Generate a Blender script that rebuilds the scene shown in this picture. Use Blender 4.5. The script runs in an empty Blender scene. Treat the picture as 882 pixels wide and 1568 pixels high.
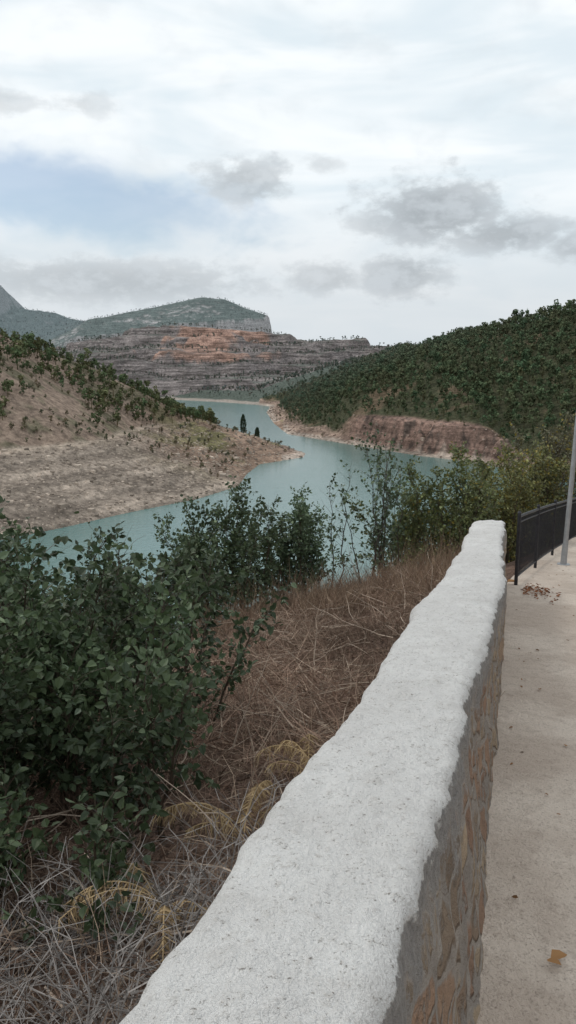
import bpy, math, numpy as np
from mathutils import Vector
R = np.random.default_rng(7)
scene = bpy.context.scene

# ------------------------------------------------------------------ noise
TBL = R.random((8,256,256))
def vn(x,y,s=0):
    x=np.asarray(x,float); y=np.asarray(y,float)
    xi=np.floor(x).astype(int); yi=np.floor(y).astype(int)
    fx=x-xi; fy=y-yi; fx=fx*fx*(3-2*fx); fy=fy*fy*(3-2*fy)
    T=TBL[s%8]; a=xi&255; b=yi&255; a1=(a+1)&255; b1=(b+1)&255
    return (T[a,b]*(1-fx)+T[a1,b]*fx)*(1-fy)+(T[a,b1]*(1-fx)+T[a1,b1]*fx)*fy
def fbm(x,y,s=0,o=5):
    v=0;a=.5;t=0
    for i in range(o):
        v=v+a*vn(x*2**i+i*17.3,y*2**i+i*9.1,s+i); t+=a; a*=.5
    return v/t*2-1
def sstep(x,a,b):
    t=np.clip((x-a)/(b-a),0,1); return t*t*(3-2*t)
def smin(a,b,k): return -k*np.logaddexp(-a/k,-b/k)

# ------------------------------------------------------------------ mesh helpers
def mk_mesh(name, V, F, mat, col=None, smooth=False, extra=None):
    V=np.asarray(V,np.float32).reshape(-1,3); F=np.asarray(F,np.int32)
    n,k=F.shape
    me=bpy.data.meshes.new(name)
    me.vertices.add(len(V)); me.vertices.foreach_set('co',V.ravel())
    me.loops.add(n*k); me.loops.foreach_set('vertex_index',F.ravel())
    me.polygons.add(n); me.polygons.foreach_set('loop_start',np.arange(0,n*k,k,dtype=np.int32))
    me.polygons.foreach_set('use_smooth',np.full(n,smooth))
    me.update(calc_edges=True)
    if col is not None:
        c=np.ones((len(V),4),np.float32); c[:,:3]=col
        a=me.color_attributes.new('col','FLOAT_COLOR','POINT'); a.data.foreach_set('color',c.ravel())
    if extra:
        for k2,v in extra.items():
            a=me.attributes.new(k2,'FLOAT','POINT'); a.data.foreach_set('value',np.asarray(v,np.float32))
    me.materials.append(mat)
    ob=bpy.data.objects.new(name,me); scene.collection.objects.link(ob)
    return ob
class Geo:
    def __init__(s): s.V=[];s.F=[];s.C=[];s.n=0
    def add(s,V,F,C):
        V=np.asarray(V).reshape(-1,3); F=np.asarray(F).reshape(-1,4)
        C=np.broadcast_to(np.asarray(C,float),V.shape)
        s.V.append(V); s.F.append(F+s.n); s.C.append(C); s.n+=len(V)
    def obj(s,name,mat,smooth=False):
        return mk_mesh(name,np.concatenate(s.V),np.concatenate(s.F),mat,np.concatenate(s.C),smooth)
def norm(v): return v/np.maximum(np.linalg.norm(v,axis=-1,keepdims=True),1e-9)
def tubes(g,A,B,ra,rb,col,k=4):
    A=np.atleast_2d(A).astype(float);B=np.atleast_2d(B).astype(float);n=len(A)
    ra=np.broadcast_to(ra,(n,));rb=np.broadcast_to(rb,(n,))
    d=norm(B-A); up=np.where(np.abs(d[:,2:3])>.9,np.array([[1.,0,0]]),np.array([[0,0,1.]]))
    u=norm(np.cross(d,up)); v=np.cross(d,u)
    an=np.arange(k)*2*math.pi/k
    ring=u[:,None,:]*np.cos(an)[None,:,None]+v[:,None,:]*np.sin(an)[None,:,None]
    V=np.concatenate([A[:,None]+ring*ra[:,None,None],B[:,None]+ring*rb[:,None,None]],1)
    i=np.arange(k); f=np.stack([i,(i+1)%k,(i+1)%k+k,i+k],1)
    F=f[None]+(np.arange(n)*2*k)[:,None,None]
    col=np.asarray(col,float)
    C=np.broadcast_to(col,(n,3))[:,None].repeat(2*k,1).reshape(-1,3)
    g.add(V,F,C)
def leaves(g,P,D,N,S,W,C,fold=.25):
    n=len(P); D=norm(D); Sx=norm(np.cross(D,N)); N=np.cross(Sx,D)
    L=S[:,None]; w=(S*W)[:,None]
    lift=N*w*fold
    b=P; tip=P+D*L - N*L*.12
    l1=P+D*L*.28+Sx*w*.85+lift; l2=P+D*L*.68+Sx*w*.62+lift*.7-N*L*.03
    r1=P+D*L*.28-Sx*w*.85+lift; r2=P+D*L*.68-Sx*w*.62+lift*.7-N*L*.03
    V=np.stack([b,l1,l2,tip,r2,r1],1)
    F=np.array([[0,1,2,3],[0,3,4,5]])[None]+(np.arange(n)*6)[:,None,None]
    g.add(V,F,np.repeat(C,6,0))
def rdir(n):
    return norm(R.normal(size=(n,3)))

# ------------------------------------------------------------------ materials
def newmat(name):
    m=bpy.data.materials.new(name); m.use_nodes=True
    nt=m.node_tree; b=nt.nodes['Principled BSDF']; return m,nt,b
class NB:
    def __init__(s,nt): s.nt=nt
    def n(s,t,**k):
        x=s.nt.nodes.new(t)
        for a,b in k.items(): setattr(x,a,b)
        return x
    def l(s,a,b): s.nt.links.new(a,b)
    def setin(s,sock,v):
        if hasattr(v,'is_linked'): s.l(v,sock)
        else: sock.default_value=v
    def m(s,op,a,b=None,c=None,clamp=False):
        x=s.n('ShaderNodeMath',operation=op,use_clamp=clamp)
        s.setin(x.inputs[0],a)
        if b is not None: s.setin(x.inputs[1],b)
        if c is not None: s.setin(x.inputs[2],c)
        return x.outputs[0]
    def noise(s,vec,scale,detail=4,rough=.55,dist=0):
        x=s.n('ShaderNodeTexNoise'); 
        if vec is not None: s.l(vec,x.inputs['Vector'])
        x.inputs['Scale'].default_value=scale; x.inputs['Detail'].default_value=detail
        x.inputs['Roughness'].default_value=rough; x.inputs['Distortion'].default_value=dist
        return x.outputs['Fac']
    def ramp(s,f,a,b,c0=0,c1=1):
        x=s.n('ShaderNodeMapRange',interpolation_type='SMOOTHSTEP')
        s.l(f,x.inputs[0]); x.inputs[1].default_value=a;x.inputs[2].default_value=b
        x.inputs[3].default_value=c0;x.inputs[4].default_value=c1
        return x.outputs[0]
    def mix(s,f,a,b,mode='MIX'):
        x=s.n('ShaderNodeMix',data_type='RGBA',blend_type=mode)
        s.setin(x.inputs[0],f)
        for sk,v in ((x.inputs[6],a),(x.inputs[7],b)):
            if hasattr(v,'is_linked'): s.l(v,sk)
            else: sk.default_value=(*v,1) if len(v)==3 else v
        return x.outputs[2]
    def scalev(s,vec,sc):
        x=s.n('ShaderNodeVectorMath',operation='MULTIPLY'); s.l(vec,x.inputs[0]); x.inputs[1].default_value=sc
        return x.outputs[0]
    def bump(s,h,st,dist,prev=None):
        x=s.n('ShaderNodeBump'); s.l(h,x.inputs['Height']); x.inputs['Strength'].default_value=st; x.inputs['Distance'].default_value=dist
        if prev is not None: s.l(prev,x.inputs['Normal'])
        return x.outputs['Normal']

def mat_leaf(name,transl=.25,rough=.5):
    m,nt,b=newmat(name); q=NB(nt)
    a=q.n('ShaderNodeAttribute',attribute_name='col')
    q.l(a.outputs['Color'],b.inputs['Base Color']); b.inputs['Roughness'].default_value=rough
    b.inputs['Specular IOR Level'].default_value=.35
    if transl>0:
        t=q.n('ShaderNodeBsdfTranslucent'); q.l(a.outputs['Color'],t.inputs['Color'])
        mx=q.n('ShaderNodeMixShader'); mx.inputs[0].default_value=transl
        q.l(b.outputs[0],mx.inputs[1]); q.l(t.outputs[0],mx.inputs[2])
        q.l(mx.outputs[0],nt.nodes['Material Output'].inputs['Surface'])
    return m
def mat_matte(name):
    m,nt,b=newmat(name); q=NB(nt); nt.nodes.remove(b)
    a=q.n('ShaderNodeAttribute',attribute_name='col'); d=q.n('ShaderNodeBsdfDiffuse'); q.l(a.outputs['Color'],d.inputs['Color'])
    q.l(d.outputs[0],nt.nodes['Material Output'].inputs['Surface']); return m
M_leaf=mat_leaf('leaf_foliage',.25,.45); M_dry=mat_matte('dry_plant'); M_pine=mat_matte('pine_needles')

def mat_ground():
    m,nt,b=newmat('ground_soil_rock'); q=NB(nt)
    tc=q.n('ShaderNodeTexCoord').outputs['Object']
    a=q.n('ShaderNodeAttribute',attribute_name='col').outputs['Color']
    st=q.n('ShaderNodeAttribute',attribute_name='strata').outputs['Fac']
    nmid=q.noise(tc,.5,6,.70); nfine=q.noise(tc,9,4,.7); nlg=q.noise(tc,.045,4,.6)
    sv2=q.scalev(tc,(.03,.03,.42)); ns=q.noise(sv2,1.0,6,.66,.2)
    f1=q.m('MULTIPLY',q.ramp(nmid,.3,.7,.55,1.42),q.ramp(nfine,.3,.7,.75,1.25))
    s1=q.ramp(ns,.38,.62,.4,1.5)
    s1=q.m('MULTIPLY',s1,q.ramp(nlg,.35,.65,.75,1.25))
    s1=q.m('ADD',q.m('MULTIPLY',q.m('SUBTRACT',s1,1.0),st),1.0)
    f=q.m('MULTIPLY',f1,s1)
    sc=q.n('ShaderNodeVectorMath',operation='SCALE'); q.l(a,sc.inputs[0]); q.l(f,sc.inputs['Scale'])
    q.l(sc.outputs[0],b.inputs['Base Color']); b.inputs['Roughness'].default_value=.95
    b.inputs['Specular IOR Level'].default_value=.1
    h=q.m('ADD',q.m('MULTIPLY',nmid,1.0),q.m('MULTIPLY',nfine,.05))
    q.l(q.bump(h,.95,1.8),b.inputs['Normal'])
    return m
M_ground=mat_ground()

def mat_simple(name,col,rough=.7,metal=0,nscale=8,var=.25,bumpd=.002):
    m,nt,b=newmat(name); q=NB(nt)
    tc=q.n('ShaderNodeTexCoord').outputs['Object']; n=q.noise(tc,nscale,4,.65)
    c=q.mix(q.ramp(n,.3,.7),tuple(x*(1-var) for x in col),tuple(min(1,x*(1+var)) for x in col))
    q.l(c,b.inputs['Base Color']); b.inputs['Roughness'].default_value=rough; b.inputs['Metallic'].default_value=metal
    q.l(q.bump(n,.5,bumpd),b.inputs['Normal']); return m

def mat_path():
    m,nt,b=newmat('path_concrete'); q=NB(nt)
    tc=q.n('ShaderNodeTexCoord').outputs['Object']
    n1=q.noise(tc,.9,5,.6); n2=q.noise(tc,11,5,.75); n3=q.noise(tc,80,3,.7)
    c=q.mix(q.ramp(n1,.35,.65),(.50,.41,.34),(.66,.565,.48))
    c=q.mix(q.ramp(n2,.46,.72,0,.6),c,(.38,.305,.25))
    c=q.mix(q.ramp(n3,.54,.68,0,.6),c,(.25,.205,.17))
    q.l(c,b.inputs['Base Color']); b.inputs['Roughness'].default_value=.92
    b.inputs['Specular IOR Level'].default_value=.2
    h=q.m('ADD',q.m('MULTIPLY',n2,.8),q.m('MULTIPLY',n3,.3)); q.l(q.bump(h,1.0,.035),b.inputs['Normal'])
    return m

def mat_wall():
    m,nt,b=newmat('wall_whitewash_and_stone'); q=NB(nt)
    tc=q.n('ShaderNodeTexCoord').outputs['Object']
    top=q.n('ShaderNodeAttribute',attribute_name='top').outputs['Fac']
    n1=q.noise(tc,2.2,4,.6); n2=q.noise(tc,30,5,.78); n3=q.noise(tc,95,3,.7); n5=q.noise(tc,7,5,.6)
    paint=q.mix(q.ramp(n1,.3,.7),(.76,.735,.71),(.85,.83,.805))
    paint=q.mix(q.ramp(n5,.48,.70,0,.5),paint,(.66,.63,.60))
    paint=q.mix(q.ramp(n2,.53,.66,0,.5),paint,(.55,.51,.47))
    pit=q.m('MULTIPLY',q.ramp(n3,.58,.65),q.ramp(n2,.47,.60,.12,1))
    paint=q.mix(q.m('MULTIPLY',pit,.85),paint,(.20,.17,.145))
    sv=q.scalev(tc,(5.5,5.5,9.0))
    nz=q.n('ShaderNodeTexNoise'); q.l(sv,nz.inputs['Vector']); nz.inputs['Scale'].default_value=.8
    add=q.n('ShaderNodeVectorMath',operation='ADD'); q.l(sv,add.inputs[0]); q.l(nz.outputs['Color'],add.inputs[1])
    v1=q.n('ShaderNodeTexVoronoi'); q.l(add.outputs[0],v1.inputs['Vector']); v1.inputs['Scale'].default_value=.8
    v2=q.n('ShaderNodeTexVoronoi',feature='DISTANCE_TO_EDGE'); q.l(add.outputs[0],v2.inputs['Vector']); v2.inputs['Scale'].default_value=.8
    sp=q.n('ShaderNodeSeparateColor'); q.l(v1.outputs['Color'],sp.inputs[0])
    stone=q.mix(sp.outputs[0],(.28,.21,.155),(.56,.43,.30))
    stone=q.mix(q.ramp(sp.outputs[1],.6,.85,0,.7),stone,(.42,.25,.17))
    stone=q.mix(q.ramp(n2,.4,.7,0,.4),stone,(.18,.15,.13))
    mort=q.mix(q.ramp(n5,.3,.7),(.34,.30,.265),(.48,.42,.365))
    em=q.ramp(v2.outputs['Distance'],.04,.12)
    em2=q.m('MULTIPLY',em,q.ramp(n5,.38,.48))
    side=q.mix(em2,mort,stone)
    g=q.m('ADD',top,q.m('MULTIPLY',q.m('SUBTRACT',n5,.5),.55))
    g=q.m('ADD',g,q.m('MULTIPLY',q.m('SUBTRACT',n2,.5),.3))
    side=q.mix(q.ramp(g,.28,.40),side,q.mix(q.ramp(n2,.3,.7),(.25,.235,.225),(.40,.375,.35)))
    pm=q.ramp(g,.5,.56)
    c=q.mix(pm,side,paint)
    q.l(c,b.inputs['Base Color']); b.inputs['Roughness'].default_value=.9; b.inputs['Specular IOR Level'].default_value=.2
    sb=q.m('MULTIPLY',q.m('MULTIPLY',em2,1.2),q.m('SUBTRACT',1.0,q.ramp(g,.24,.38)))
    h=q.m('ADD',q.m('ADD',q.m('MULTIPLY',n2,1.3),q.m('MULTIPLY',n3,-.5)),sb)
    q.l(q.bump(h,.9,.032),b.inputs['Normal']); return m

def mat_water():
    m,nt,b=newmat('reservoir_water'); q=NB(nt)
    tc=q.n('ShaderNodeTexCoord').outputs['Object']
    n=q.noise(tc,.012,3,.6)
    q.l(q.mix(q.ramp(n,.3,.7),(.075,.168,.158),(.10,.195,.183)),b.inputs['Base Color'])
    b.inputs['Roughness'].default_value=.16; b.inputs['IOR'].default_value=1.33
    v=q.scalev(tc,(.5,1.1,1)); w=q.noise(v,1.0,3,.6)
    q.l(q.bump(w,.35,.22),b.inputs['Normal']); return m

# ------------------------------------------------------------------ road line (left edge of the path)
ctrl=np.array([(-56,-200),(-11.2,-40),(.01,0),(1.4,5),(2.81,10.0),(4.2,13.0),(6.2,17),(9.5,22),(15,28),(28,36),(70,50),(160,70)],float)
def resample(P,step):
    out=[P[0]]
    for a,b in zip(P[:-1],P[1:]):
        n=max(1,int(np.linalg.norm(b-a)/step)); 
        for i in range(1,n+1): out.append(a+(b-a)*i/n)
    return np.array(out)
RL=resample(ctrl,2.0)
for _ in range(2):
    RL[1:-1]=(RL[:-2]+2*RL[1:-1]+RL[2:])/4
k_keep=np.ones(len(RL),bool); 
for i in range(len(RL)):
    if np.linalg.norm(RL[i])>45 and i%6 and i not in (0,len(RL)-1): k_keep[i]=False
RL=RL[k_keep]
segl=np.linalg.norm(np.diff(RL,axis=0),axis=1); cum=np.concatenate([[0],np.cumsum(segl)])
i0=np.argmin(np.linalg.norm(RL,axis=1)); T0=cum[i0]+ (0-RL[i0,1])*1.04
def road(x,y):
    best=np.full(x.shape,1e18); sd=np.zeros(x.shape); tt=np.zeros(x.shape)
    for i in range(len(RL)-1):
        a=RL[i];b=RL[i+1];d=b-a;L2=d@d
        t=((x-a[0])*d[0]+(y-a[1])*d[1])/L2; tc=np.clip(t,0,1)
        px=x-(a[0]+tc*d[0]);py=y-(a[1]+tc*d[1]); D=px*px+py*py
        cr=d[0]*(y-a[1])-d[1]*(x-a[0])
        u=D<best; best=np.where(u,D,best); sd=np.where(u,np.sign(cr),sd); tt=np.where(u,cum[i]+tc*math.sqrt(L2)-T0,tt)
    return np.sqrt(best)*sd, tt
def zroad(t): return -.1154*np.clip(t,-45,32)

# ------------------------------------------------------------------ lake outline
LAKE=np.array([(-420,-300),(-420,50),(-200,75),(-130,97),(-90,120),(-62,150),(-48,169),(-37.3,187),(-23.8,205),(-14.2,228),(-13,252),(-9.8,278),
(5.9,300),(6.6,312),(0,334),(-11.9,356),(-20.8,388),(-39.7,440),(-55,520),(-75,595),(-100,700),(-126,750),(-140,795),(-98,768),(-58,728),(-16,668),
(-14.5,640),(-15.5,578),(-8,466),(-.3,400),(17.5,365),(32.7,336),(49.5,304),(61.5,290),(74.5,262),(95,237),(130,218),(250,190),(420,170),(420,-300)],float)
def polydist(x,y,P):
    best=np.full(x.shape,1e18); ins=np.zeros(x.shape,bool)
    for i in range(len(P)):
        a=P[i];b=P[(i+1)%len(P)];d=b-a
        t=np.clip(((x-a[0])*d[0]+(y-a[1])*d[1])/(d@d),0,1)
        D=(x-a[0]-t*d[0])**2+(y-a[1]-t*d[1])**2; best=np.minimum(best,D)
        c=((a[1]>y)!=(b[1]>y)); 
        if d[1]!=0: ins^= c & (x < d[0]*(y-a[1])/d[1]+a[0])
    return np.sqrt(best)*np.where(ins,-1,1)
def ridge(x,y,P,slope):
    P=np.array(P,float); best=np.full(x.shape,-1e9)
    for a,b in zip(P[:-1],P[1:]):
        d=b[:2]-a[:2]; t=np.clip(((x-a[0])*d[0]+(y-a[1])*d[1])/(d@d),0,1)
        D=np.hypot(x-a[0]-t*d[0],y-a[1]-t*d[1])
        best=np.maximum(best,a[2]+t*(b[2]-a[2])-slope*D)
    return best
RA=[(-320,150,78),(-220,190,62),(-130,240,36),(-93,265,16),(-80,285,2),(-60,310,-11),(-34,345,-24.5),(0,322,-31.3)]
RB=[(40,900,-5),(83,700,9),(114,600,15),(123,520,21),(128,450,26),(135,430,30),(141,400,36),(190,330,62),(320,260,95)]
RC=[(-280,1230,-4),(-245,1200,14),(-198,1180,52),(-110,1165,54),(-20,1165,43),(146,1180,33),(300,1200,24)]
RD1=[(-1200,2300,400),(-920,2400,275),(-832,2400,220)]
RD2=[(-832,2400,222),(-779,2400,164),(-685,2400,144),(-601,2350,124),(-500,2150,106)]
MX=[-620,-501,-381,-285,-206,-151,-104,-52]; MZ=[100,102,124,142,157,152,131,116]
EX=[-620,-370,-255,-150,-44]; EZ=[50,70,90,98,101]
def height(x,y,full=False):
    d=polydist(x,y,LAKE)
    n1=fbm(x/45,y/45,0); n2=fbm(x/9,y/9,2,4); nb=fbm(x/160,y/160,4,4)
    w=n1*5+n2*.8
    A=ridge(x,y,RA,.38)+w*.5*np.clip(d/60,0,1)+n2*.8*sstep(d,40,60)
    B=ridge(x,y,RB,.28)+w*.8
    zc=ridge(x,y,RC,.205)+n1*9+n2*2.2
    st=17.0; zz=zc/st+nb*1.3; fr=zz-np.floor(zz)
    C=(np.floor(zz)+sstep(fr,.55,.95)-nb*1.3)*st*.85+zc*.15+n2*1.0
    top=np.interp(x,MX,MZ); ed=np.interp(x,EX,EZ)
    yy=y+nb*35+n1*10
    ms=np.where(yy>1850, ed+(top-ed)*sstep(yy,1850,2010)-np.clip(y-2050,0,None)*.3, ed-38*sstep(-yy,-1850,-1838)-.14*np.clip(1838-yy,0,None))
    ms=ms-sstep(x+n2*6,-50,-38)*50-np.clip(x+40,0,None)*.3
    ms=np.where(x<-480,ms-.45*(-480-x),ms)+n2*1.5
    D=np.maximum(ridge(x,y,RD1,.9),ridge(x,y,RD2,.26))+w*2.0
    base=-25.+w*.3+np.where(x<-120,.075*np.clip(y-1050,0,1200)*sstep(-x,120,400),0)+np.where(x<-120,n1*6*sstep(y,900,1300),0)
    env=np.maximum.reduce([A,B,C,ms,D,base])
    dn=d+n1*1.5+n2*.9
    dn=np.maximum(dn,0)
    left=-33+.35*np.minimum(dn,36)+.62*np.clip(dn-41,0,None)
    cliffw=sstep(x,22,32)*(1-sstep(x,70,84))*(y<420)
    vf=fbm(x/3.2,y/3.2,5,3)
    right=-33+.25*np.minimum(dn,4)+(1.85*cliffw+.42*(1-cliffw))*np.clip(dn-4+vf*2.6*cliffw,0,5.6)+.42*np.clip(dn-9.6,0,None)
    far=-33+.12*np.minimum(dn,18)+.5*np.clip(dn-18,0,None)
    isl=(x<-2.5)&(y<480); isr=(x>-25)&(y<700)&~isl
    ramp=np.where(isl,left,np.where(isr,right,far))
    land=np.maximum(smin(env,ramp,1.2),-33+.08*np.clip(d,0,25))
    zt=land/2.4; f2=zt-np.floor(zt); lt=(np.floor(zt)+sstep(f2,.35,1))*2.4
    land=np.where(isl&(land<-20.5)&(d>2),land*.4+lt*.6,land)
    h=np.where(d<0,np.maximum(-33+.35*d,-42)-.05,land)
    near=np.full(x.shape,-1e3); sd=np.full(x.shape,999.)
    mk=(np.hypot(x,y)<330)
    if mk.any():
        xs,ys=x[mk],y[mk]; s,t=road(xs,ys); zr=zroad(t)
        dl=np.clip(s-.35,0,None)
        edge=np.clip(ys-13.0-n1[mk]*.6,0,None)*(s>.3)
        nz=fbm(xs*1.3,ys*1.3,3,4)*.09*sstep(s,.4,1.2)+fbm(xs/6,ys/6,5,4)*np.clip(s*.08,0,1.5)
        zl=zr-.12-.2*np.minimum(dl,3)-.42*np.clip(dl-3,0,4)-.66*np.clip(dl-7,0,None)-.33*edge*sstep(dl,0,2)+nz
        zrgt=zr-.03+.45*np.clip(-s-3.6,0,60)
        near[mk]=np.where(s>.3,zl,zrgt); sd[mk]=s
    h2=np.maximum(h,near)
    if full: return h2,d,sd,near>h,dict(A=A,B=B,C=C,ms=ms,D=D,env=env,base=base,isl=isl,isr=isr,cliff=cliffw,n1=n1,n2=n2,nb=nb,land=land,dn=dn)
    return h2

# ------------------------------------------------------------------ ground sheet
def radii():
    r=[.02]; 
    def seg(to,st):
        while r[-1]<to: r.append(r[-1]+st)
    seg(3,.12); seg(8,.1); seg(20,.16); seg(60,.8); seg(130,2.2); seg(330,1.15); seg(480,1.7); seg(760,4); seg(1250,2.6); seg(1800,7); seg(2050,3.5); seg(2700,14)
    seg(6000,150); return np.array(r)
rr=radii()
ang=np.concatenate([np.linspace(-180,-35,60,endpoint=False),np.linspace(-35,-22,30,endpoint=False),np.linspace(-22,23,400,endpoint=False),np.linspace(23,35,30,endpoint=False),np.linspace(35,180,61)[:-1]])
aa=np.radians(ang)
gr,ga=np.meshgrid(rr,aa,indexing='ij')
gx=gr*np.sin(ga); gy=gr*np.cos(ga)
X=gx.ravel();Y=gy.ravel()
H,Dl,SD,NR,Z=height(X,Y,True)
e=np.clip(np.hypot(X,Y)*.003,.05,5)
slope=np.hypot(height(X+e,Y)-H,height(X,Y+e)-H)/e
def mixc(a,b,t): return a+(np.asarray(b)-a)*t[:,None]
nA=fbm(X/14,Y/14,6,5); nB=fbm(X/60,Y/60,1,5); nC=fbm(X/3.5,Y/3.5,3,4)
col=np.tile(np.array([.085,.095,.05]),(len(X),1)); strata=np.zeros(len(X))
isl=Z['isl']&~NR; isr=Z['isr']&~NR
c=np.tile(np.array([.34,.255,.20]),(len(X),1)); c=mixc(c,(.15,.145,.09),sstep(nA+.45*nC,-.05,.28)*.75); 
bank=sstep(-H+nC*.6,19.6,20.8); c=mixc(c,(.45,.37,.305),bank)
ring=np.clip(np.sin(H*2.6+nC*.8)*.5+.5,0,1)*bank; c=c*(1-.36*ring[:,None])
c=mixc(c,(.50,.41,.33),sstep(Z['dn'],35,36.5)*(1-sstep(Z['dn'],40,42))*(1-sstep(X,-60,-40))*.9)
spit=sstep(X,-60,-30)*sstep(Y,215,260); c=mixc(c,(.32,.21,.15),spit*.75); c=mixc(c,(.17,.18,.07),spit*sstep(nA,-.1,.25)*sstep(-H,32.3,31)*.7)
col[isl]=c[isl]; strata[isl]=(bank*.5)[isl]
c=np.tile(np.array([.08,.083,.048]),(len(X),1)); c=mixc(c,(.24,.165,.115),sstep(nA,.15,.5)*.6)
bare=1-sstep(Dl+nA*5,9,12); cl_=Z['cliff']*(1-sstep(Dl+nA*3,11,14)); c=mixc(c,(.33,.24,.19),bare); c=mixc(c,(.28,.185,.15),cl_)
crk=sstep(fbm(X/1.6+Y/5,X/9-Y/2.2,3,3),.05,.35)*cl_; c=mixc(c,(.12,.09,.077),crk)
c=mixc(c,(.42,.345,.29),(1-sstep(Dl+nC*2,3,5)))
col[isr]=c[isr]; strata[isr]=(np.maximum(bare,cl_)*.6)[isr]
isf=~(Z['isl']|Z['isr'])&~NR&(Dl>0)  # far land: aerial haze is put into its paler, bluer base colours
onC=(Z['C']>=np.maximum.reduce([Z['ms'],Z['D'],Z['base']])-1)&(Y>700)
rock=np.tile(np.array([.20,.175,.168]),(len(X),1)); red=sstep(nB*.6+1.0*np.exp(-((X+95)/75)**2)*sstep(H,-4,10)-.5+nA*.5,0,.3)
rock=mixc(rock,(.34,.22,.175),red)
veg=sstep(-slope,-.38,-.14)*sstep(nA+.15,-.1,.25)*(1-red*.8)
cc=mixc(rock,(.115,.13,.112),veg*.8); cc=mixc(cc,(.38,.33,.29),(1-sstep(Dl+nA*4,10,16)))
c=np.tile(np.array([.11,.13,.11]),(len(X),1)); c=mixc(c,(.135,.165,.155),sstep(Y,1200,1600)); c=mixc(c,(.36,.31,.27),1-sstep(Dl+nA*4,10,16))  # haze painted in: paler and bluer with distance
c[onC]=cc[onC]
cm=mixc(np.tile(np.array([.14,.17,.165]),(len(X),1)),(.40,.385,.385),sstep(slope+nA*.15,.6,.95))  # mesa forest and cliff colours include painted distance haze
onM=(Z['ms']>=np.maximum.reduce([Z['C'],Z['D'],Z['base']])); c[onM]=cm[onM]
onD=(Z['D']>np.maximum.reduce([Z['C'],Z['ms'],Z['base']])); cd=mixc(np.tile(np.array([.15,.185,.19]),(len(X),1)),(.28,.30,.31),sstep(slope+nA*.2,.6,.9)*.8)
c[onD]=cd[onD]
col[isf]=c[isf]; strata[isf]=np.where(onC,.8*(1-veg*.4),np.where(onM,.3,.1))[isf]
c=np.tile(np.array([.175,.115,.088]),(len(X),1)); c=mixc(c,(.28,.20,.15),sstep(nC,.1,.5)); c=mixc(c,(.07,.085,.035),sstep(SD,9,14)*sstep(nA,-.3,.2))
col[NR]=c[NR]
nr_,na_=len(rr),len(aa)
i=np.arange(nr_-1)[:,None]*na_; j=np.arange(na_)[None]; j2=(j+1)%na_
F=np.stack([i+j,i+j2,i+na_+j2,i+na_+j],-1).reshape(-1,4)[:, ::-1]
ground=mk_mesh('ground',np.stack([X,Y,H],1),F,M_ground,np.clip(col,0,1),True,{'strata':strata})

M_water=mat_water()
g=Geo()
g.add([(-419,-299,-33),(419,-299,-33),(419,960,-33),(-419,960,-33)],[[0,1,2,3]],(.1,.2,.2))
g.obj('reservoir_water',M_water)

# ------------------------------------------------------------------ path
M_path=mat_path()
PL=resample(ctrl,.35); PL=PL[(PL[:,1]>-25)&(PL[:,1]<40)]
for _ in range(30): PL[1:-1]=(PL[:-2]+2*PL[1:-1]+PL[2:])/4
tg=norm(np.gradient(PL,axis=0)); nrm=np.stack([tg[:,1],-tg[:,0]],1)
offs=np.linspace(-.12,3.3,14)
PX=(PL[:,None,:]+nrm[:,None,:]*offs[None,:,None])
px,py=PX[...,0].ravel(),PX[...,1].ravel(); s_,t_=road(px,py)
pz=zroad(t_)+fbm(px*1.2,py*1.2,2,3)*.006
n_,k_=len(PL),len(offs)
ii=np.arange(n_-1)[:,None]*k_; jj=np.arange(k_-1)[None]
Fp=np.stack([ii+jj,ii+jj+1,ii+k_+jj+1,ii+k_+jj],-1).reshape(-1,4)
mk_mesh('concrete_path',np.stack([px,py,pz],1),Fp,M_path,None,True)

# ------------------------------------------------------------------ parapet wall
M_wall=mat_wall()
ys=np.concatenate([np.arange(-4,.6,.08),np.arange(.6,10.2,.014),10.2+np.array([.03,.06,.085,.1,.11])])
ty=[-4,1.17,2.08,3.36,4.46,5.31,7.6,10,11]; 
tr=np.interp(ys,ty,[-1.33,.135,.445,.845,1.215,1.475,2.09,2.744,3.02])
yl=[-4,1.17,1.89,3.255,4.46,5.87,10,11]; tl=np.interp(ys,yl,[-1.80,-.295,-.07,.375,.690,1.160,2.356,2.65])
kk=25
def smo(a): 
    p=np.concatenate([a[0]+(a[0]-a[1:kk//2+1])[::-1],a,a[-1]+(a[-1]-a[-kk//2:-1])[::-1]]); 
    return np.convolve(p,np.ones(kk)/kk,'valid')[:len(a)]
tr2,tl2=smo(tr),smo(tl)
tr2=tr2+fbm(ys*2.3,ys*0+3,1,5)*.024+fbm(ys*14,ys*0+5,3,3)*.007; tl2=tl2+fbm(ys*2.1,ys*0+8,2,5)*.045+fbm(ys*13,ys*0+2,5,3)*.009
ht=np.interp(ys,[-4,1.17,10.3],[.6,.70,.87])
br=.0106+.28*ys-.01
zb=-.12*ys
ringV=[];topa=[]
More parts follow.
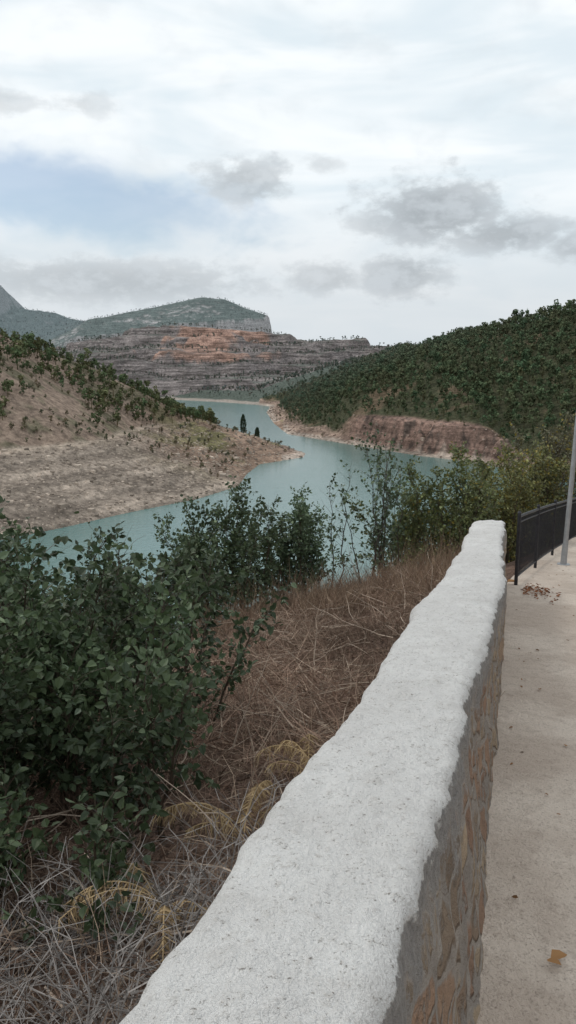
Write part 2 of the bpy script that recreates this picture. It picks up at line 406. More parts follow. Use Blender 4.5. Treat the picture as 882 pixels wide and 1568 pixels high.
for q_ in range(len(ys)):
    y=ys[q_]; zt=zb[q_]+ht[q_]; L,Rt,Bx=tl2[q_],tr2[q_],br[q_]
    shr=0
    if y>10.2: shr=((y-10.2)/.11)**2*.5
    pts=[];tp=[]
    nS=16
    for i_ in range(nS):
        f=i_/(nS-1); z=zb[q_]-.15+(ht[q_]+.15-.035)*f; xx=Bx+(Rt-Bx)*max(0,f)**.9
        pts.append((xx,z)); tp.append(f**2.2*.46)
    pts+= [(Rt-.010,zt-.018),(Rt-.028,zt-.006)]; tp+=[.62,.85]
    nT=34
    for i_ in range(nT):
        f=(i_+.5)/nT; pts.append((Rt-.04+(L+.05-Rt+.04)*f, zt+.008*math.sin(f*3.14))); tp.append(1)
    pts+= [(L+.025,zt-.008),(L+.006,zt-.03)]; tp+=[1,1]
    for i_ in range(6):
        f=i_/5; pts.append((L-.02*f-.0,zt-.05-f*(ht[q_]+.7))); tp.append(.9-.9*f)
    pts=np.array(pts)
    if shr>0:
        c0=(L+Rt)/2; pts[:,0]=c0+(pts[:,0]-c0)*(1-shr)
        pts[:,1]=np.where(pts[:,1]>zt-.2,pts[:,1]-shr*.12,pts[:,1])
    ringV.append(np.stack([pts[:,0],np.full(len(pts),y),pts[:,1]],1)); topa.append(tp)
WV=np.array(ringV); TA=np.array(topa); m_=WV.shape[1]
fx=WV[...,0].copy();fy=WV[...,1].copy();fz=WV[...,2].copy()
nr1=fbm(fy*3+fx*1.1,fz*5+fx*3,2,5); nr2=fbm(fy*18+fz*2,fx*18+fz*13,4,4)
isT=(TA>.8)
WV[...,2]+=np.where(isT,nr1*.014+nr2*.011,0)
WV[...,0]+=np.where(isT,0,nr1*.03+nr2*.012)
ii=np.arange(len(ys)-1)[:,None]*m_; jj=np.arange(m_-1)[None]
Fw=np.stack([ii+jj,ii+m_+jj,ii+m_+jj+1,ii+jj+1],-1).reshape(-1,4)
l0=(len(ys)-1)*m_; cap=[[l0+a,l0+m_-1-a,l0+m_-2-a,l0+a+1] for a in range(m_//2-1)]
Fw=np.concatenate([Fw,np.array(cap)])
mk_mesh('parapet_wall',WV.reshape(-1,3),Fw,M_wall,None,True,{'top':TA.ravel()})

# ------------------------------------------------------------------ railing
M_iron=mat_simple('painted_iron',(.025,.025,.03),.5,.3,20,.3)
g=Geo()
FL=resample(ctrl,.1)
for _ in range(60): FL[1:-1]=(FL[:-2]+2*FL[1:-1]+FL[2:])/4
cu=np.concatenate([[0],np.cumsum(np.linalg.norm(np.diff(FL,axis=0),axis=1))])
st=cu[np.argmin(np.abs(FL[:,1]-10.3))]
def fpt(s):
    x=np.interp(s,cu,FL[:,0])+.06; y=np.interp(s,cu,FL[:,1]); return x,y
S=np.arange(st,st+17,.115); fx,fy=fpt(S); _,ft=road(fx,fy); fz=zroad(ft)
P=np.stack([fx,fy,fz],1); up=np.array([0,0,1.])
tubes(g,P+up*.10,P+up*.90,.007,.007,(.03,.03,.03),6)
for hh,rd in ((.92,.02),(.84,.011),(.10,.012)):
    tubes(g,P[:-1]+up*hh,P[1:]+up*hh,rd,rd,(.03,.03,.03),6)
pi=np.arange(0,len(P),17); tubes(g,P[pi]-up*.05,P[pi]+up*.97,.024,.024,(.03,.03,.03),8)
tubes(g,P[pi]+up*.97,P[pi]+up*1.0,.030,.012,(.03,.03,.03),8)
g.obj('iron_railing',M_iron)

# ------------------------------------------------------------------ street lamp (leans slightly outward)
M_galv=mat_simple('galvanised_steel',(.34,.35,.36),.5,.4,12,.12)
g=Geo(); lx,ly=4.43,12.55; _,lt=road(np.array([lx]),np.array([ly])); lz=float(zroad(lt)[0])
b0=np.array([lx,ly,lz]); tp_=b0+[.15,0,4.6]
tubes(g,b0+[0,0,-.01],b0+[0,0,.02],.10,.10,(.3,.3,.3),16)
tubes(g,b0+[0,0,.02],b0+[0,0,.021],.10,.03,(.3,.3,.3),16)
tubes(g,b0+[0,0,.02],b0+[.011,0,.35],.05,.045,(.3,.3,.3),16)
tubes(g,b0+[.011,0,.35],tp_,.038,.032,(.3,.3,.3),16)
arm=[tp_,tp_+[.1,0,.2],tp_+[.35,-.02,.32],tp_+[.8,-.05,.38]]
for a,b in zip(arm[:-1],arm[1:]): tubes(g,a,b,.032,.028,(.3,.3,.3),12)
tubes(g,arm[-1]+[-.05,0,0],arm[-1]+[.5,-.03,.03],.06,.10,(.3,.3,.3),12)
tubes(g,arm[-1]+[.5,-.03,.03],arm[-1]+[.56,-.03,.03],.10,.02,(.3,.3,.3),12)
g.obj('street_lamp',M_galv,False)

# ------------------------------------------------------------------ distant pines
def pine_variant(nq,h=7.0,rad=2.5,low=False):
    g=Geo()
    if not low:
        tubes(g,[[0,0,-.5]],[[.2,.1,h*.75]],.2,.06,(1.1,.8,.8),4)
        for _ in range(4):
            z=R.uniform(.3,.6)*h; a=R.uniform(0,6.3); tubes(g,[[0,0,z]],[[math.cos(a)*rad*.7,math.sin(a)*rad*.7,z+1]],.07,.03,(1.1,.8,.8),4)
    nc=9 if not low else 5
    cz=R.uniform(.32,.9,nc)*h; cr=rad*np.sqrt(np.clip(1.05-((cz/h-.45)/.62)**2,.05,1))*R.uniform(.2,.75,nc); ca=R.uniform(0,6.3,nc)
    C0=np.stack([np.cos(ca)*cr,np.sin(ca)*cr,cz],1); C0[0]=[0,0,h*.88]; sz=R.uniform(.32,.5,nc)*rad
    k=R.integers(0,nc,nq); dv=rdir(nq); P=C0[k]+dv*sz[k][:,None]*R.uniform(.6,1.05,nq)[:,None]*[1,1,.8]
    n=norm(dv+rdir(nq)*.7); u=norm(np.cross(n,rdir(nq))); v=np.cross(n,u)
    s=R.uniform(.28,.55,nq)[:,None]*(rad/2.5)*(1.7 if low else 1)
    V=np.stack([P-u*s-v*s*.6,P+u*s*.8-v*s*.5,P+u*s+v*s*.8,P-u*s*.7+v*s],1)
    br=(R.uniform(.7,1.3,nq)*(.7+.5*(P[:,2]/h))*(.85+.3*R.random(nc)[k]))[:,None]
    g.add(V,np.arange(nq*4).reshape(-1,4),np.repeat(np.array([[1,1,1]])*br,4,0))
    return np.concatenate(g.V),np.concatenate(g.F),np.concatenate(g.C)
def scatter(name,XY,variants,scl,tint,mat=None,zoff=0):
    z=height(XY[:,0],XY[:,1])+zoff; n=len(XY); idx=R.integers(0,len(variants),n); rot=R.uniform(0,6.3,n)
    Vs,Fs,Cs=[],[],[];o=0
    for v,(V,F_,C) in enumerate(variants):
        m=np.where(idx==v)[0]
        if len(m)==0: continue
        c,s=np.cos(rot[m])[:,None],np.sin(rot[m])[:,None]; sc=scl[m][:,None]
        x=(V[None,:,0]*c-V[None,:,1]*s)*sc+XY[m,0][:,None]; y=(V[None,:,0]*s+V[None,:,1]*c)*sc+XY[m,1][:,None]
        zz=V[None,:,2]*sc*R.uniform(.85,1.2,len(m))[:,None]+z[m][:,None]
        Vs.append(np.stack([x,y,zz],-1).reshape(-1,3)); Cs.append((C[None]*tint[m][:,None,:]).reshape(-1,3))
        Fs.append((F_[None]+(np.arange(len(m))*len(V))[:,None,None]+o).reshape(-1,4)); o+=len(m)*len(V)
    return mk_mesh(name,np.concatenate(Vs),np.concatenate(Fs),mat or M_pine,np.clip(np.concatenate(Cs),0,1))
def cand(x0,x1,y0,y1,sp):
    nx=int((x1-x0)/sp);ny=int((y1-y0)/sp)
    a,b=np.meshgrid(np.arange(nx),np.arange(ny)); x=x0+(a.ravel()+R.uniform(0,1,a.size))*sp; y=y0+(b.ravel()+R.uniform(0,1,a.size))*sp
    return x,y
PV=[pine_variant(90) for _ in range(7)]; PVl=[pine_variant(18,low=True) for _ in range(5)]
def tint(n,base,var=.25):
    t=np.array(base)[None]*R.uniform(1-var,1+var,(n,1)); t[:,0]*=R.uniform(.85,1.3,n); return t
# right hill
x,y=cand(-30,230,240,880,3.7); h,d,_,nrr,Zt=height(x,y,True)
pn=fbm(x/22,y/22,6,4)
keep=(d>9+4*pn+Zt['cliff']*3)&~nrr&Zt['isr']&(pn+.75*R.random(len(x))>-.3)
x,y,d=x[keep],y[keep],d[keep]
az=x/y; keep=(az<.42)&(az>-.06); x,y,d=x[keep],y[keep],d[keep]
hz=sstep(y,300,750)[:,None]  # haze weight: farther pines get a paler tint in place of real haze
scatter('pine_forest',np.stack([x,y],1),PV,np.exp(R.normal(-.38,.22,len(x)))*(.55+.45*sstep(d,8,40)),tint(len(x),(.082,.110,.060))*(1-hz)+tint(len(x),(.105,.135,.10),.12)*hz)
# left hill
x,y=cand(-190,-15,205,470,4.0); h,d,_,nrr,Zt=height(x,y,True); pn=fbm(x/16,y/16,3,4)
keep=(d>43)&Zt['isl']&~nrr&(pn*1.5+.4*R.random(len(x))>.08+.33*sstep(-x/y,.25,.34))&(x/y>-.5)
keep|=(Zt['isl']&(d>15)&(x>-110)&(x<-30)&(h>-28)&(y>240+(x+100)*1.0)&(R.random(len(x))<.9))
x,y=x[keep],y[keep]
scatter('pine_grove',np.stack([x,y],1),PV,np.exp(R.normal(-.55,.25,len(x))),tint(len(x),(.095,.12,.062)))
x,y=cand(-150,10,170,400,2.7); h,d,_,nrr,Zt=height(x,y,True); pn=fbm(x/8,y/8,5,3)
keep=(((d>42)&(R.random(len(x))<.35+pn))|((x>-60)&(y>230)&(d>6)&(R.random(len(x))<.25)&(h>-31.5)))&Zt['isl']&(x/y>-.45)
x,y=x[keep],y[keep]
scatter('bank_shrubs',np.stack([x,y],1),PV,R.uniform(.12,.36,len(x)),tint(len(x),(.11,.112,.07),.35),zoff=-.3)
x,y=cand(-20,110,225,700,3.6); h,d,_,nrr,Zt=height(x,y,True)
keep=(d>4)&(d<16)&Zt['isr']&~nrr&(R.random(len(x))<.25); x,y=x[keep],y[keep]
scatter('shore_shrubs',np.stack([x,y],1),PV,R.uniform(.10,.3,len(x)),tint(len(x),(.105,.115,.06),.35),zoff=-.3)
# far woods: aerial haze put into their bluer, paler tints
x,y=cand(-320,420,680,1180,7.0); h,d,_,_,Zt=height(x,y,True); pn=fbm(x/40,y/40,2,4); hs=np.hypot(height(x+3,y)-h,height(x,y+3)-h)/3
redm=np.exp(-((x+100)/90)**2)*(h>0)
lowz=(Zt['C']<=Zt['base']+2)
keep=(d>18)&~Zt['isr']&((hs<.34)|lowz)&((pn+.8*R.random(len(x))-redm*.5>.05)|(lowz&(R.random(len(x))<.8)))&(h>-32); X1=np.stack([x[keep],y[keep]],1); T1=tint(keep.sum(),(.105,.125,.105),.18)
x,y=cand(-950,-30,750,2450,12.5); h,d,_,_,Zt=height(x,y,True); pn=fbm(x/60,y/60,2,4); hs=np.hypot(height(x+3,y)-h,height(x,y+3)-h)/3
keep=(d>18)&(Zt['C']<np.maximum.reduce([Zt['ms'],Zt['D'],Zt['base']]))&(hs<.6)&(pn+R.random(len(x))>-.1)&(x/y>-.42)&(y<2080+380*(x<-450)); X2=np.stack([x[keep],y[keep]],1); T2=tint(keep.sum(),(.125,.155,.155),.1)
XX=np.concatenate([X1,X2]); 
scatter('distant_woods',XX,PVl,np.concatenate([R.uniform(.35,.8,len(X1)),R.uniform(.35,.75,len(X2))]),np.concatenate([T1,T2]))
def cypress(name,x,y,h,r):
    g=Geo(); z=float(height(np.array([x]),np.array([y]))[0])
    tubes(g,[[x,y,z-.3]],[[x,y,z+h*.9]],.14,.03,(.1,.07,.05),6)
    n=900; t=R.random(n)**.8; a=R.uniform(0,6.3,n); w=r*np.sin(np.clip(t*.93+.07,0,1)*math.pi)**.6*R.uniform(.55,1.1,n)
    P=np.stack([x+np.cos(a)*w,y+np.sin(a)*w,z+.4+t*(h-.4)],1)
    D=norm(np.stack([np.cos(a)*.4,np.sin(a)*.4,np.ones(n)],1)+rdir(n)*.3)
    leaves(g,P,D,rdir(n),R.uniform(.35,.7,n),np.full(n,.4),np.array([[.05,.07,.045]])*R.uniform(.6,1.4,(n,1)))
    g.obj(name,M_pine)
cypress('cypress_tree',-21,378,10,1.3); cypress('cypress_tree.001',-13.5,352,5.6,.85)

# ------------------------------------------------------------------ rocks on banks
def rockvar():
    V=norm(np.array([(-1,-1,-1),(1,-1,-1),(1,1,-1),(-1,1,-1),(-1,-1,1),(1,-1,1),(1,1,1),(-1,1,1)],float))*R.uniform(.7,1.25,(8,1))*[1,R.uniform(.6,1),R.uniform(.45,.8)]
    F_=np.array([(0,3,2,1),(4,5,6,7),(0,1,5,4),(1,2,6,5),(2,3,7,6),(3,0,4,7)]); return V,F_,np.ones((8,3))*R.uniform(.85,1.1)
RV=[rockvar() for _ in range(8)]
M_rock=mat_matte('bank_stone')
x,y=cand(-110,10,140,330,1.05); h,d,_,nrr,Zt=height(x,y,True)
keep=Zt['isl']&(d>.3)&(d<38)&~nrr&(R.random(len(x))<.55)&(x/y>-.42); x,y=x[keep],y[keep]
tn=np.array([[.43,.36,.30]])*R.uniform(.4,1.45,(len(x),1))
scatter('bank_stones',np.stack([x,y],1),RV,np.exp(R.normal(-1.15,.5,len(x))),tn,M_rock)
x,y=cand(-20,110,225,640,1.8); h,d,_,nrr,Zt=height(x,y,True)
keep=Zt['isr']&(d>.2)&(d<12)&~nrr&(R.random(len(x))<.5); x,y=x[keep],y[keep]
scatter('shore_stones',np.stack([x,y],1),RV,np.exp(R.normal(-.8,.5,len(x))),np.array([[.37,.285,.235]])*R.uniform(.5,1.3,(len(x),1)),M_rock)

# ------------------------------------------------------------------ foreground shrubs
def gz(x,y): return float(height(np.array([x],float),np.array([y],float))[0])
def shrub(name,stems,ntw,tl,nlf,ls,cols,wood=(.10,.075,.055),rs=.012,lw=.42,bare=0.,tmin=.1,yellow=0.):
    g=Geo(); LP=[];LD=[];LS=[];TA_=[];TB_=[];Ra=[];Rb=[]
    for (bx,by,hh,lx_,ly_) in stems:
        bz=gz(bx,by)-.05; n=9; t=np.linspace(0,1,n)[:,None]
        b=np.array([bx,by,bz]); tip=b+np.array([lx_,ly_,hh]); mid=b+np.array([lx_*.25,ly_*.25,hh*.6])
        P=(1-t)**2*b+2*t*(1-t)*mid+t*t*tip; P[1:-1]+=R.normal(0,.02*hh/2,(n-2,3))
        rad=rs*(1-t[:,0]*.8)
        tubes(g,P[:-1],P[1:],rad[:-1],rad[1:],wood,5)
        for _ in range(int(ntw*hh)):
            tt=R.uniform(tmin,1)**.8; i_=min(int(tt*(n-1)),n-2); f=tt*(n-1)-i_; p=P[i_]*(1-f)+P[i_+1]*f
            sd=P[i_+1]-P[i_]; sd=sd/np.linalg.norm(sd); a=R.uniform(0,6.3); el=R.uniform(.1,.9)
            dv=np.array([math.cos(a)*math.cos(el),math.sin(a)*math.cos(el),math.sin(el)])+sd*.5; dv/=np.linalg.norm(dv)
            L=tl*R.uniform(.5,1.2)*(1.15-.55*tt); q=[p]
            for _k in range(4):
                q.append(q[-1]+dv*L/4); dv=dv+R.normal(0,.16,3)+np.array([0,0,-.06]); dv/=np.linalg.norm(dv)
            q=np.array(q); r0=rs*.35*(1-.5*tt); rr_=r0*np.array([1,.8,.6,.45,.3])
            TA_.append(q[:-1]);TB_.append(q[1:]);Ra.append(rr_[:-1]);Rb.append(rr_[1:])
            if R.random()<bare: continue
            m=max(1,int(nlf*R.uniform(.6,1.3)*L/tl)); u=R.uniform(.15,1.03,m)*4; k=np.clip(u.astype(int),0,3); f=(u-k)[:,None]
            pp=q[k]*(1-f)+q[k+1]*f; tw=norm(q[k+1]-q[k]); od=rdir(m)
            LP.append(pp+od*ls*.2); LD.append(norm(tw*.5+od*.9+np.array([0,0,-.25]))); LS.append(ls*R.uniform(.5,1.25,m))
    tubes(g,np.concatenate(TA_),np.concatenate(TB_),np.concatenate(Ra),np.concatenate(Rb),wood,3)
    LP=np.concatenate(LP);LD=np.concatenate(LD);LS=np.concatenate(LS); m=len(LP)
    N=norm(np.array([[0,-.25,.7]])+rdir(m)*.9)
    ca,cb=np.array(cols[0]),np.array(cols[1]); w=R.random((m,1))**1.3
    cl=fbm(LP[:,0]*2.2+LP[:,2]*1.7,LP[:,1]*2.2+LP[:,2],2,3)[:,None]
    C=(ca*(1-w)+cb*w)*np.clip(1+cl*.65,.45,1.6)
    if yellow>0:
        ym=R.random(m)<yellow; C[ym]=np.array([.24,.19,.04])*R.uniform(.6,1.3,(ym.sum(),1))
    pale=R.random(m)<.08; C[pale]=C[pale]*1.7+.04
    leaves(g,LP,LD,N,LS,np.full(m,lw),np.clip(C,0,1))
    return g.obj(name,M_leaf)
def stemset(cx,cy,rx,ry,n,h0,h1,lean=.35):
    out=[]
    for _ in range(n):
        a=R.uniform(0,6.3); r=math.sqrt(R.random()); x=cx+rx*r*math.cos(a); y=cy+ry*r*math.sin(a)
        hh=R.uniform(h0,h1)*(1-.25*r)
        out.append((x,y,hh,R.normal(0,lean)*.6+(x-cx)*.15,R.normal(0,lean)*.6+(y-cy)*.1))
    return out
G1=((.038,.060,.029),(.088,.12,.058))
shrub('poplar_shrub',stemset(-2.05,5.4,1.5,1.2,60,1.45,2.1,.36),28,.42,14,.056,G1,bare=.08)
shrub('poplar_shrub.001',stemset(-1.60,4.0,.98,.7,32,.85,1.5,.27),32,.36,14,.055,G1,bare=.05)
shrub('poplar_shrub.002',stemset(-1.42,3.25,.58,.4,14,.45,.95,.2),34,.28,12,.052,G1)
G2=((.052,.078,.042),(.11,.145,.07))
shrub('leafy_shrub',stemset(-1.0,12.3,.75,.8,27,1.6,2.75,.38),26,.42,15,.064,G2,bare=.08)
shrub('leafy_shrub.001',stemset(.15,12.9,.42,.5,15,1.5,2.3,.24),30,.34,17,.052,((.065,.10,.055),(.12,.165,.085)))
shrub('leafy_shrub.002',stemset(-2.9,10.5,1.0,.9,24,1.4,2.1,.34),28,.45,15,.066,G2)
shrub('sapling_shrub',stemset(1.4,13.8,.62,.5,12,2.0,3.7,.45),14,.5,10,.062,((.06,.09,.05),(.12,.155,.08)),bare=.25,wood=(.09,.07,.06),rs=.014)
shrub('almond_shrub',stemset(2.75,14.6,.95,.7,32,1.6,3.0,.45),28,.42,16,.060,((.09,.115,.048),(.21,.235,.09)),yellow=.06,bare=.1)
shrub('almond_shrub.001',stemset(4.1,16.6,.9,.8,32,1.9,3.2,.45),28,.42,16,.058,((.11,.12,.045),(.25,.245,.085)),yellow=.14,bare=.08)
shrub('hillside_tree',stemset(6.5,21.8,1.0,1.1,32,3.6,6.2,.6),19,.7,20,.085,((.10,.115,.048),(.23,.225,.08)),rs=.03,yellow=.14,bare=.08)
shrub('hillside_tree.001',stemset(8.5,25.0,.9,1.2,22,6.5,10.0,.7),13,.9,18,.09,((.10,.10,.06),(.19,.175,.09)),rs=.04,yellow=.15,bare=.3)

# dry brush
def blades(g,P,dirs,L,wd,C,nseg=3,droop=.35):
    n=len(P); d=norm(dirs); p=P.copy(); side=norm(np.cross(d,rdir(n))); Q=[];W=[]
    for k in range(nseg+1):
        Q.append(p.copy()); W.append(wd*(1-.8*k/nseg)); p=p+d*(L/nseg)[:,None]; d=norm(d+np.array([0,0,-droop/nseg*1.5])+R.normal(0,.18,(n,3)))
    V=[]
    for k in range(nseg+1): V+= [Q[k]-side*W[k][:,None],Q[k]+side*W[k][:,None]]
    V=np.stack(V,1); f=np.array([[2*k,2*k+1,2*k+3,2*k+2] for k in range(nseg)])
    g.add(V,f[None]+(np.arange(n)*2*(nseg+1))[:,None,None],np.repeat(C,2*(nseg+1),0))
g=Geo(); n=70000
y=.8+R.random(n)**.85*14.2; x=(.28*y-.35)-R.random(n)*5.6
s_,_=road(x,y); k=s_>.42; x,y=x[k],y[k]; pn=fbm(x*1.1,y*1.1,4,4); k=(pn+R.random(len(x))*.9>.12); x,y,pn=x[k],y[k],pn[k]; n=len(x)
z=height(x,y)+R.uniform(0,.16,n)*(1+pn*1.8)
dv=rdir(n); dv[:,2]=np.abs(dv[:,2])*.7+R.uniform(-.1,.35,n)
cA=np.array([.24,.158,.12]);cB=np.array([.45,.35,.265]);w=R.random((n,1))**2
pt=fbm(x*.6,y*.6,6,3)[:,None]
C=(cA*(1-w)+cB*w)*R.uniform(.4,1.3,(n,1))*np.clip(1+pn[:,None]*.6+pt*.6,.3,1.7)
blades(g,np.stack([x,y,z],1),dv,R.uniform(.12,.42,n),R.uniform(.0016,.004,n),C)
n=10000; y=R.uniform(10.3,14.5,n); x=(.28*y-.35)-R.random(n)*4.6; s_,_=road(x,y); k=s_>.4; x,y=x[k],y[k]; n=len(x); pn=fbm(x*2,y*2,1,3)
dv=norm(np.stack([R.normal(0,.35,n),R.normal(0,.35,n),np.ones(n)],1)); w=R.random((n,1))
blades(g,np.stack([x,y,height(x,y)],1),dv,R.uniform(.2,.65,n)*np.clip(1+pn*1.4,.3,1.9),R.uniform(.002,.005,n),(np.array([.22,.14,.10])*(1-w)+np.array([.35,.26,.18])*w)*R.uniform(.6,1.2,(n,1)))
g.obj('dry_brush',M_dry)
g=Geo(); n=380; y=R.uniform(2.5,11,n); x=(.28*y-.5)-R.random(n)*2.8; P=np.stack([x,y,height(x,y)+R.uniform(.05,.2,n)],1); d=norm(np.stack([R.normal(0,1,n),R.normal(0,1,n),R.normal(0,.25,n)],1)); L=R.uniform(.3,.9,n)
for k in range(5):
    P2=P+d*(L/5)[:,None]; r=.0055*(1-k/6.5); tubes(g,P,P2,r,r*.85,np.array([.40,.32,.255])*R.uniform(.5,1.3,(n,1)),4); P=P2; d=norm(d+R.normal(0,.15,(n,3)))
g.obj('fallen_branches',M_dry)
g=Geo()
n=750; y=R.uniform(1.4,3.3,n); x=(.28*y-.40)-R.random(n)*1.9-.1; z=height(x,y)
P=np.stack([x,y,z+.03],1); d=norm(np.stack([R.normal(0,1,n),R.normal(0,1,n),R.uniform(.3,1.4,n)],1)); L=R.uniform(.25,.75,n)
for k in range(7):
    P2=P+d*(L/7)[:,None]; r=.0045*(1-k/8); tubes(g,P,P2,r,r*.85,np.array([.34,.31,.29])*R.uniform(.45,1.2,(n,1)),3)
    m=R.random(n)<.8; mm=m.sum(); dd=norm(d[m]+rdir(mm)*.8); tubes(g,P2[m],P2[m]+dd*R.uniform(.05,.18,(mm,1)),.002,.0009,np.array([.34,.31,.29])*R.uniform(.45,1.2,(mm,1)),3)
    P=P2; d=norm(d+R.normal(0,.2,(n,3))+np.array([0,0,-.16]))
g.obj('dead_twigs',M_dry)
# dry fern-like tufts: arching ribs with drooping pinnae
for ti,(tx,ty_,hh) in enumerate([(-.22,3.55,.36),(-.50,2.95,.34),(.14,4.2,.32)]):
    g=Geo(); nf_=8; z0=gz(tx,ty_)+.08
    for f_ in range(nf_):
        a=R.normal([2.6,3.3,1.8][ti],.9); p=np.array([tx,ty_,z0])+R.normal(0,.02,3)*[1,1,0]; d=norm(np.array([math.cos(a)*.55,math.sin(a)*.45,1.3])); L=hh*R.uniform(1.0,1.6); pts=[p]
        for k in range(12):
            p=p+d*L/12; pts.append(p); d=norm(d+np.array([math.cos(a)*.09,math.sin(a)*.07,-.19]))
        pts=np.array(pts); cc_=np.array([.58,.43,.25])*R.uniform(.6,1.0)
        tubes(g,pts[:-1],pts[1:],.003,.0024,cc_,4)
        idx=R.integers(3,12,90); base_=pts[idx]+(pts[idx+1]-pts[idx])*R.random((90,1))
        sd_=np.array([-math.sin(a),math.cos(a),0])*R.choice([-1,1],90)[:,None]
        blades(g,base_,sd_*.5+np.array([0,0,-.6])+rdir(90)*.35,R.uniform(.04,.11,90),np.full(90,.0032),cc_*R.uniform(.7,1.2,(90,1)),2,.5)
    g.obj('dry_grass_tuft' + ('' if ti==0 else '.%03d'%ti),M_dry)
g=Geo(); n=130; t=R.uniform(1,16,n); x=.28*t+R.random(n)**1.6*2.6+.08; y=t.copy(); s_,tt=road(x,y); k=s_<-.04; x,y,tt=x[k],y[k],tt[k]; n=len(x)
P=np.stack([x,y,zroad(tt)+.012],1); D=rdir(n)*[1,1,.15]; leaves(g,P,D,norm(np.array([[0,0,1.]])+rdir(n)*.3),R.uniform(.015,.04,n),np.full(n,.4),np.array([[.22,.12,.06]])*R.uniform(.6,1.4,(n,1)))
P=np.array([[.86,2.32,-.262],[.84,2.30,-.255],[2.9,10.3,-1.2]]); 
leaves(g,P,np.array([[1,.2,.1],[.6,-.5,.2],[1,0,.1]]),np.array([[0,0,1.],[.2,0,1],[0,0,1]]),np.array([.06,.05,.15]),np.full(3,.45),np.array([[.34,.19,.09]]*3))
n=260; x=3.05+R.normal(0,.13,n); y=9.9+R.normal(0,.3,n); s_,tt=road(x,y); k=s_<-.05; x,y,tt=x[k],y[k],tt[k]; n=len(x)
leaves(g,np.stack([x,y,zroad(tt)+.01+R.random(n)*.02],1),rdir(n)*[1,1,.3],norm(np.array([[0,0,1.]])+rdir(n)*.5),R.uniform(.02,.06,n),np.full(n,.4),np.array([[.24,.11,.06]])*R.uniform(.5,1.3,(n,1)))
g.obj('fallen_leaves',M_dry)

# ------------------------------------------------------------------ sky
SUN_EL,SUN_AZ=math.radians(48),math.radians(-70)
w=bpy.data.worlds.new('World'); scene.world=w; w.use_nodes=True; nt=w.node_tree; q=NB(nt)
for nd in list(nt.nodes): nt.nodes.remove(nd)
out=q.n('ShaderNodeOutputWorld'); bg1=q.n('ShaderNodeBackground'); bg2=q.n('ShaderNodeBackground'); mx=q.n('ShaderNodeMixShader')
sky=q.n('ShaderNodeTexSky',sky_type='NISHITA'); sky.sun_disc=False; sky.sun_elevation=SUN_EL; sky.sun_rotation=SUN_AZ; sky.air_density=1.0; sky.dust_density=.8
q.l(sky.outputs[0],bg1.inputs[0]); bg1.inputs[1].default_value=.11
tc=q.n('ShaderNodeTexCoord').outputs['Generated']; sx=q.n('ShaderNodeSeparateXYZ'); q.l(tc,sx.inputs[0])
D2=180/math.pi
az=q.m('MULTIPLY',q.m('ARCTAN2',sx.outputs[0],sx.outputs[1]),D2); el=q.m('MULTIPLY',q.m('ARCSINE',sx.outputs[2]),D2)
cv=q.n('ShaderNodeCombineXYZ'); q.l(az,cv.inputs[0]); q.l(q.m('MULTIPLY',el,1.7),cv.inputs[1]); V0=cv.outputs[0]
nl=q.noise(q.scalev(V0,(.05,.12,1)),1,4,.55,.4); nm=q.noise(V0,.17,4,.55,.2); nf=q.noise(V0,.38,5,.62,.0)
def blob(a0,e0,ra,re,edge=.45,amp=1.3,nn=nf,tilt=0):
    a=q.m('MULTIPLY_ADD',az,1/ra,-a0/ra); b=q.m('MULTIPLY_ADD',el,1/re,-e0/re)
    if tilt: b=q.m('MULTIPLY_ADD',az,-tilt/re,q.m('ADD',b,tilt*a0/re))
    r=q.m('SQRT',q.m('ADD',q.m('MULTIPLY',a,a),q.m('MULTIPLY',b,b)))
    r=q.m('MULTIPLY_ADD',nn,amp,q.m('SUBTRACT',r,amp*.5))
    return q.ramp(r,1.0+edge/2,1.0-edge/2)
dark=None
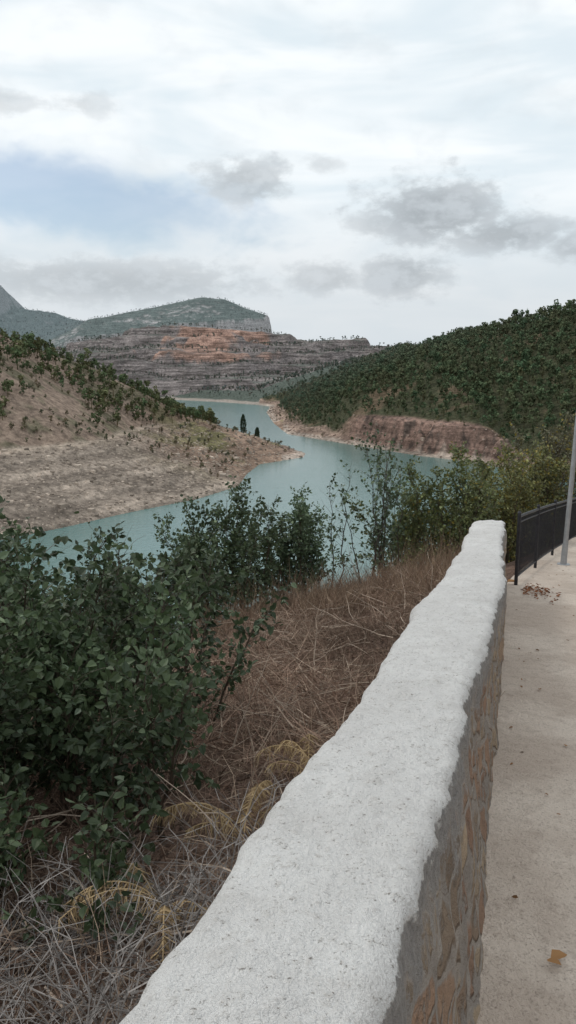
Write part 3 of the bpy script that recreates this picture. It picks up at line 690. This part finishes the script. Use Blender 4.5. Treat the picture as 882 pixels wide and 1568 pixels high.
for (a0,e0,ra,re,st_) in [(10.0,9.8,4.2,2.0,.95),(14.5,8.3,3.8,1.1,.85),(6.8,9.2,2.4,1.0,.65),(-2.8,11.8,2.7,1.3,.75),(7.8,5.9,2.8,1.4,.75),(2.6,5.7,2.6,1.0,.6),(2.4,12.9,1.2,.5,.4),(-13.2,16.0,1.6,.6,.4),(-18.5,15.8,2.4,.6,.45),(-12,5.4,9,1.3,.65),(19,7.4,1.8,.9,.7)]:
    b_=q.m('MULTIPLY',blob(a0,e0,ra,re,.95,3.0),st_)
    dark=b_ if dark is None else q.m('MAXIMUM',dark,b_)
blue=q.m('MULTIPLY',blob(-13.5,10.4,11,2.3,1.0,2.0,nm,-.09),.9)
base=q.mix(q.ramp(nl,.36,.62),(.70,.785,.84),(.89,.925,.945))
hz_=q.ramp(el,12,3); base=q.mix(q.m('MULTIPLY',hz_,.75),base,(.61,.65,.68))
base=q.mix(q.m('MULTIPLY',q.ramp(nm,.48,.72),.38),base,(.60,.665,.71))
body=q.mix(q.ramp(nf,.35,.62),(.48,.52,.555),(.33,.36,.385))
cl=q.mix(q.m('MULTIPLY',dark,.9),base,body)
q.l(cl,bg2.inputs[0]); bg2.inputs[1].default_value=1.1
notdark=q.m('SUBTRACT',1.0,dark,clamp=True)
fac=q.m('SUBTRACT',1.0,q.m('MULTIPLY',q.m('MULTIPLY',blue,notdark),.8),clamp=True)
q.l(fac,mx.inputs[0]); q.l(bg1.outputs[0],mx.inputs[1]); q.l(bg2.outputs[0],mx.inputs[2]); q.l(mx.outputs[0],out.inputs[0])
sl=bpy.data.lights.new('sun','SUN'); sl.energy=1.0; sl.angle=math.radians(20); sl.color=(1,.94,.86)
so=bpy.data.objects.new('sun',sl); scene.collection.objects.link(so)
sdv=Vector((math.sin(SUN_AZ)*math.cos(SUN_EL),math.cos(SUN_AZ)*math.cos(SUN_EL),math.sin(SUN_EL)))
so.rotation_euler=sdv.to_track_quat('Z','Y').to_euler(); so.location=(0,0,80)

# ------------------------------------------------------------------ camera
cd=bpy.data.cameras.new('camera'); co=bpy.data.objects.new('camera',cd); scene.collection.objects.link(co); scene.camera=co
cd.sensor_fit='VERTICAL'; cd.sensor_height=36; cd.lens=36*1230/1568; cd.clip_start=.05; cd.clip_end=20000
co.location=(0,0,1.65); co.rotation_euler=(math.radians(79.5),0,0)
scene.view_settings.view_transform='Standard'; scene.view_settings.look='None'; scene.view_settings.exposure=0
